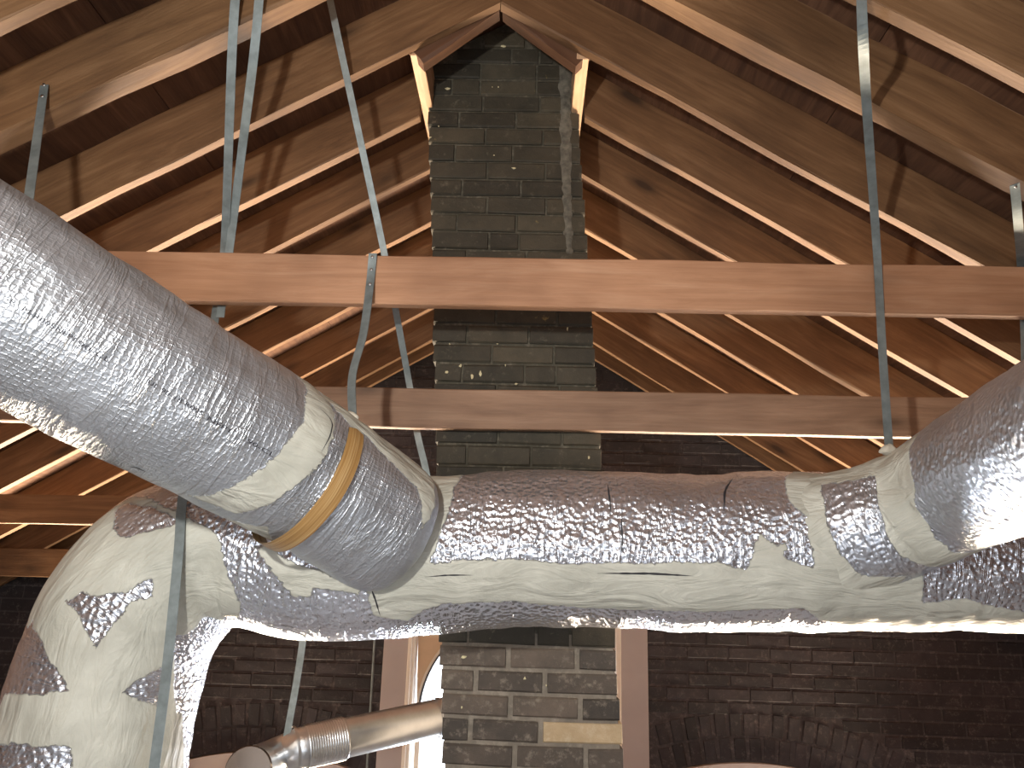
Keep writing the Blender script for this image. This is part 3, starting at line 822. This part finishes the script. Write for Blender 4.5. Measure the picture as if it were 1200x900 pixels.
# tape ring
tq = at(352, 568, 1.86)
t0 = (tq-pn).dot(dv); c0 = pn+dv*t0
tube('tape_band', [c0-dv*.022, c0, c0+dv*.024], [.1815, .183, .1815], (0, 0, 1), M['tape'], -1, parent=dl, dent=.003, seed=5, step=.003, sub=4, seg=96)

# right branch pipe
ra_ = at(1170, 545, 1.74)
RIGHTP = [ra_+Vector((-.07, -1.05, .075))*1.8, ra_+Vector((-.07, -1.05, .075))*.8, ra_, at(1085, 592, 1.98), at(1010, 620, 2.09), at(935, 640, 2.17), at(850, 643, 2.2)]
RRAD = [.157, .157, .155, .150, .165, .188, .195]
dr = empty('branch_duct', tuple(RIGHTP[3])); tag(dr, 'foil-wrapped branch duct sweeping up to the right edge with putty cuffs', 'duct', 'branch ducts')
tube('foil_jacket', RIGHTP, RRAD, RIGHTP[3]-CAM, M['foil_right'], -1, *MK['right'], parent=dr, dent=.006, seed=3, step=.008)

# ------------------------------------------------------------------ small galvanised pipe
C, D = at(385, 869, 3.02), at(520, 839, 3.25)
E_ = D+(D-C)*1.6
sp = empty('round_pipe', tuple(C)); tag(sp, 'small galvanised round pipe with an elbow, below the trunk in front of the window', 'pipe')
def gtube(nm, P, R, seed=0, m='galv', **k): return tube(nm, P, R, (0, 0, 1), M[m], -1, parent=sp, dent=.0008, seed=seed, seg=48, **k)
rp = .068
gtube('pipe_run', [C, D, E_], [rp]*3, 1, step=.03)
cd_ = (D-C).normalized()
def ringed(q, p, n): return .0045*math.sin(q*2*math.pi/.018)**8
gtube('collar', [C-cd_*.085, C-cd_*.03, C+cd_*.06], [rp+.004]*3, 2, step=.003, extra=ringed)
el = [C-cd_*.05, C-cd_*.10, at(336, 883, 2.98), at(316, 892, 2.93), at(300, 899, 2.83), at(291, 903, 2.68)]
gtube('elbow', el, [rp+.002, rp, rp, rp, rp, rp], 3, step=.004)
gtube('elbow_bead', [C-cd_*.118, C-cd_*.128], [rp+.009]*2, 4, step=.003)
gtube('end_collar', [el[4], el[5]], [rp+.003, rp+.003], 6, step=.01)
ax = (el[5]-el[4]).normalized()
bm = bmesh.new()
bmesh.ops.create_cone(bm, cap_ends=True, segments=40, radius1=rp+.006, radius2=rp+.002, depth=.012, matrix=Matrix.Translation(el[5]-sp.location+ax*.004) @ ax.to_track_quat('Z', 'Y').to_matrix().to_4x4())
me = bpy.data.meshes.new('end_cap'); bm.to_mesh(me); bm.free(); o = link('end_cap', me, plain('cap_metal', (.16, .13, .11), .22, .8)); o.parent = sp
gtube('pipe_seam_ring', [D-cd_*.035, D-cd_*.015], [rp+.004]*2, 7, step=.004)

# ------------------------------------------------------------------ hanging straps
def strap(P, wd, label, face=(0, -1, 0), tw=0.0, screws=(), mname='strap', n=14, group='hanging metal straps'):
    pts = catmull([at(*p) for p in P], n)
    V, Fc = [], []
    th = .0022
    for i, p in enumerate(pts):
        T = (pts[min(i+1, len(pts)-1)]-pts[max(i-1, 0)]).normalized()
        f = Vector(face); f = (Matrix.Rotation(tw*i/len(pts), 3, T) @ f)
        s = Vector((1, 0, 0)); s = (s-T*s.dot(T)).normalized(); s = Matrix.Rotation(tw*i/len(pts), 3, T) @ s; f = s.cross(T)
        for a, b in ((-1, -1), (1, -1), (1, 1), (-1, 1)): V.append(p+s*(a*wd/2)+f*(-b*th/2))
    for i in range(len(pts)-1):
        for j in range(4):
            k = (j+1) % 4; Fc.append((i*4+j, i*4+k, (i+1)*4+k, (i+1)*4+j))
    e = (len(pts)-1)*4
    Fc += [(0, 1, 2, 3), (e+3, e+2, e+1, e)]
    o0 = pts[0]
    me = pmesh('hanging_strap', [v-o0 for v in V], Fc); fix_normals(me)
    o = link('hanging_strap', me, M[mname]); o.location = o0
    tag(o, label, 'strap', group)
    for t in screws:
        p = pts[int(t*(len(pts)-1))]
        bm = bmesh.new(); bmesh.ops.create_uvsphere(bm, u_segments=10, v_segments=6, radius=.0045)
        for v in bm.verts: v.co.y *= .5
        sm = bpy.data.meshes.new('screw'); bm.to_mesh(sm); bm.free()
        q = link('screw', sm, M['screw']); q.parent = o; q.location = p-o0+Vector((0, -.003, 0))
    return o
strap([(52, 100, 1.705), (43, 165, 1.62), (33, 238, 1.50)], .021, 'short dark strap nailed to the rafter above the left branch duct', screws=(.03, .12))
strap([(278, -30, 1.66), (272, 60, 1.74), (263, 292, 2.12), (252, 372, 2.12), (240, 460, 2.05), (216, 570, 1.99), (209, 650, 1.945), (196, 780, 1.915), (180, 905, 1.90)], .0245, 'long strap passing behind the top tie and down over the foil elbow')
strap([(306, -30, 1.66), (298, 60, 1.74), (283, 180, 1.95), (269, 292, 2.108), (258, 372, 2.112)], .024, 'strap converging on the long elbow strap just above the top tie')
strap([(380, -30, 1.94), (390, 15, 1.97), (451, 300, 2.23), (480, 452, 2.437), (489, 508, 2.44), (500, 556, 2.43), (504, 600, 2.43)], .021, 'slanting strap passing behind both ties left of the chimney')
strap([(437, 297, 2.046), (434, 330, 2.045), (426, 390, 1.98), (413, 440, 1.92), (413, 490, 1.86)], .024, 'short strap screwed to the front of the top tie, holding the left branch duct', tw=.5, screws=(.05, .17, .28))
strap([(1009, -30, 1.43), (1011, 40, 1.47), (1016, 130, 1.70), (1027, 285, 2.02), (1034, 410, 2.04), (1042, 528, 2.04)], .0225, 'long straight strap in front of both ties down to the right branch duct')
strap([(1189, 216, 1.728), (1193, 260, 1.84), (1197, 316, 2.10), (1200, 380, 2.12), (1203, 470, 2.1)], .0215, 'strap fixed under the near right rafter at the right edge', screws=(.03,))
strap([(357, 735, 2.9), (349, 790, 2.93), (335, 868, 2.95)], .024, 'pale strap holding the small round pipe, in front of the dark brick')
# conduit on the gable wall
a, b = at(442, 700, YW-.03), at(430, 900, YW-.03)
o = tube('conduit', [a-(b-a)*.6, a, b, b+(b-a)*1.1], [.007]*4, (0, -1, 0), M['strap'], -1, dent=0, seg=10, step=.2)
tag(o, 'thin grey conduit running down the dark brick beside the pink casing', 'conduit')
# putty blobs where straps meet the jackets
for px, py, Y, sx, sz, lb in ((409, 489, 1.855, .02, .016, 'dab of putty sealing the foot of the short strap on the left branch duct'), (1042, 527, 2.02, .018, .016, 'dab of putty sealing the foot of the long right strap')):
    bm = bmesh.new(); bmesh.ops.create_icosphere(bm, subdivisions=3, radius=1)
    for v in bm.verts:
        q = v.co.copy(); k = 1+.35*noise.noise(q*1.7+Vector((px, 0, 0)))
        v.co = Vector((q.x*sx*k*(1.25-.5*q.z), q.y*.014*k, q.z*sz*k))
    me = bpy.data.meshes.new('putty_dab'); bm.to_mesh(me); bm.free()
    for p in me.polygons: p.use_smooth = True
    o = link('putty_dab', me, M['putty'], loc=at(px, py, Y)); tag(o, lb, 'putty')

# ------------------------------------------------------------------ printed line on the left jacket
from mathutils.bvhtree import BVHTree
def bvh_of(root):
    j = [c for c in root.children if c.name.startswith('foil_jacket')][0]
    mw = Matrix.Translation(root.location) @ Matrix.Translation(-root.location)
    return BVHTree.FromPolygons([v.co[:] for v in j.data.vertices], [tuple(p.vertices) for p in j.data.polygons])
bvh = {k: bvh_of(r) for k, r in (('left', dl), ('trunk', dt), ('right', dr))}
roots = {'left': dl, 'trunk': dt, 'right': dr}
def hit(k, px, py):
    d = (at(px, py, 3.0)-CAM).normalized()
    return bvh[k].ray_cast(CAM, d)[0]
def on_surface(k, p, off):
    q, n, _, _ = bvh[k].find_nearest(p)
    if n.dot(CAM-q) < 0: n = -n
    return q+n*off
# faint printed line along the left jacket
def printed(text, a, b, h):
    A, Bq = hit('left', *a), hit('left', *b)
    cu = bpy.data.curves.new('printed_line', 'FONT'); cu.body = text; cu.size = 1; cu.resolution_u = 2
    fo = bpy.data.objects.new('printed_line', cu); COL.objects.link(fo)
    dg = bpy.context.evaluated_depsgraph_get()
    tm = bpy.data.meshes.new_from_object(fo.evaluated_get(dg)); bpy.data.objects.remove(fo)
    xs = [v.co.x for v in tm.vertices]; x0, x1 = min(xs), max(xs)
    ax = (Bq-A).normalized(); n = (CAM-A).normalized(); u = n.cross(ax).normalized()
    if u.z < 0: u = -u
    for v in tm.vertices:
        p = A.lerp(Bq, (v.co.x-x0)/(x1-x0)) + u*(v.co.y*h)
        v.co = on_surface('left', p, .0012) - dl.location
    tm.materials.clear(); tm.materials.append(M['ink']); tm.name = 'printed_line'
    o = link('printed_line', tm, None); o.parent = dl
for t, a, b in (('-R  M-R005', (6, 352), (62, 386)), ('NFP1', (64, 387), (86, 400)), ('90-CL', (90, 404), (127, 425)), ('UL 90-18 R005', (172, 449), (236, 487)), ('NFP1', (242, 492), (268, 507)), ('90-CL', (288, 518), (320, 536))):
    printed(t, a, b, .013)
# slits and open seams in the jackets
def slit(k, pts, wd):
    P = catmull([hit(k, *p) for p in pts], 8); V, Fc = [], []
    for i, p in enumerate(P):
        T = (P[min(i+1, len(P)-1)]-P[max(i-1, 0)]).normalized(); n = (CAM-p).normalized(); u = n.cross(T).normalized()
        w_ = wd*math.sin(math.pi*min(1, max(.04, i/(len(P)-1))))*(1+.5*noise.noise(p*90))
        for sgn in (-1, 1): V.append(on_surface(k, p+u*(sgn*w_/2), .0009)-roots[k].location)
    for i in range(len(P)-1): Fc.append((i*2, i*2+1, i*2+3, i*2+2))
    o = link('open_seam', pmesh('open_seam', V, Fc), M['dark']); o.parent = roots[k]
slit('trunk', [(700, 672), (740, 672), (780, 673), (815, 675)], .006)
slit('trunk', [(498, 676), (525, 674), (555, 674)], .004)
slit('trunk', [(434, 686), (440, 703), (446, 722)], .005)
slit('trunk', [(728, 600), (729, 630), (729, 652)], .004)
slit('trunk', [(712, 568), (714, 582), (716, 600)], .005)
slit('trunk', [(860, 560), (850, 575), (848, 600)], .006)
slit('left', [(150, 546), (160, 548), (172, 553)], .008)
slit('left', [(365, 470), (386, 490), (388, 505), (375, 532)], .004)
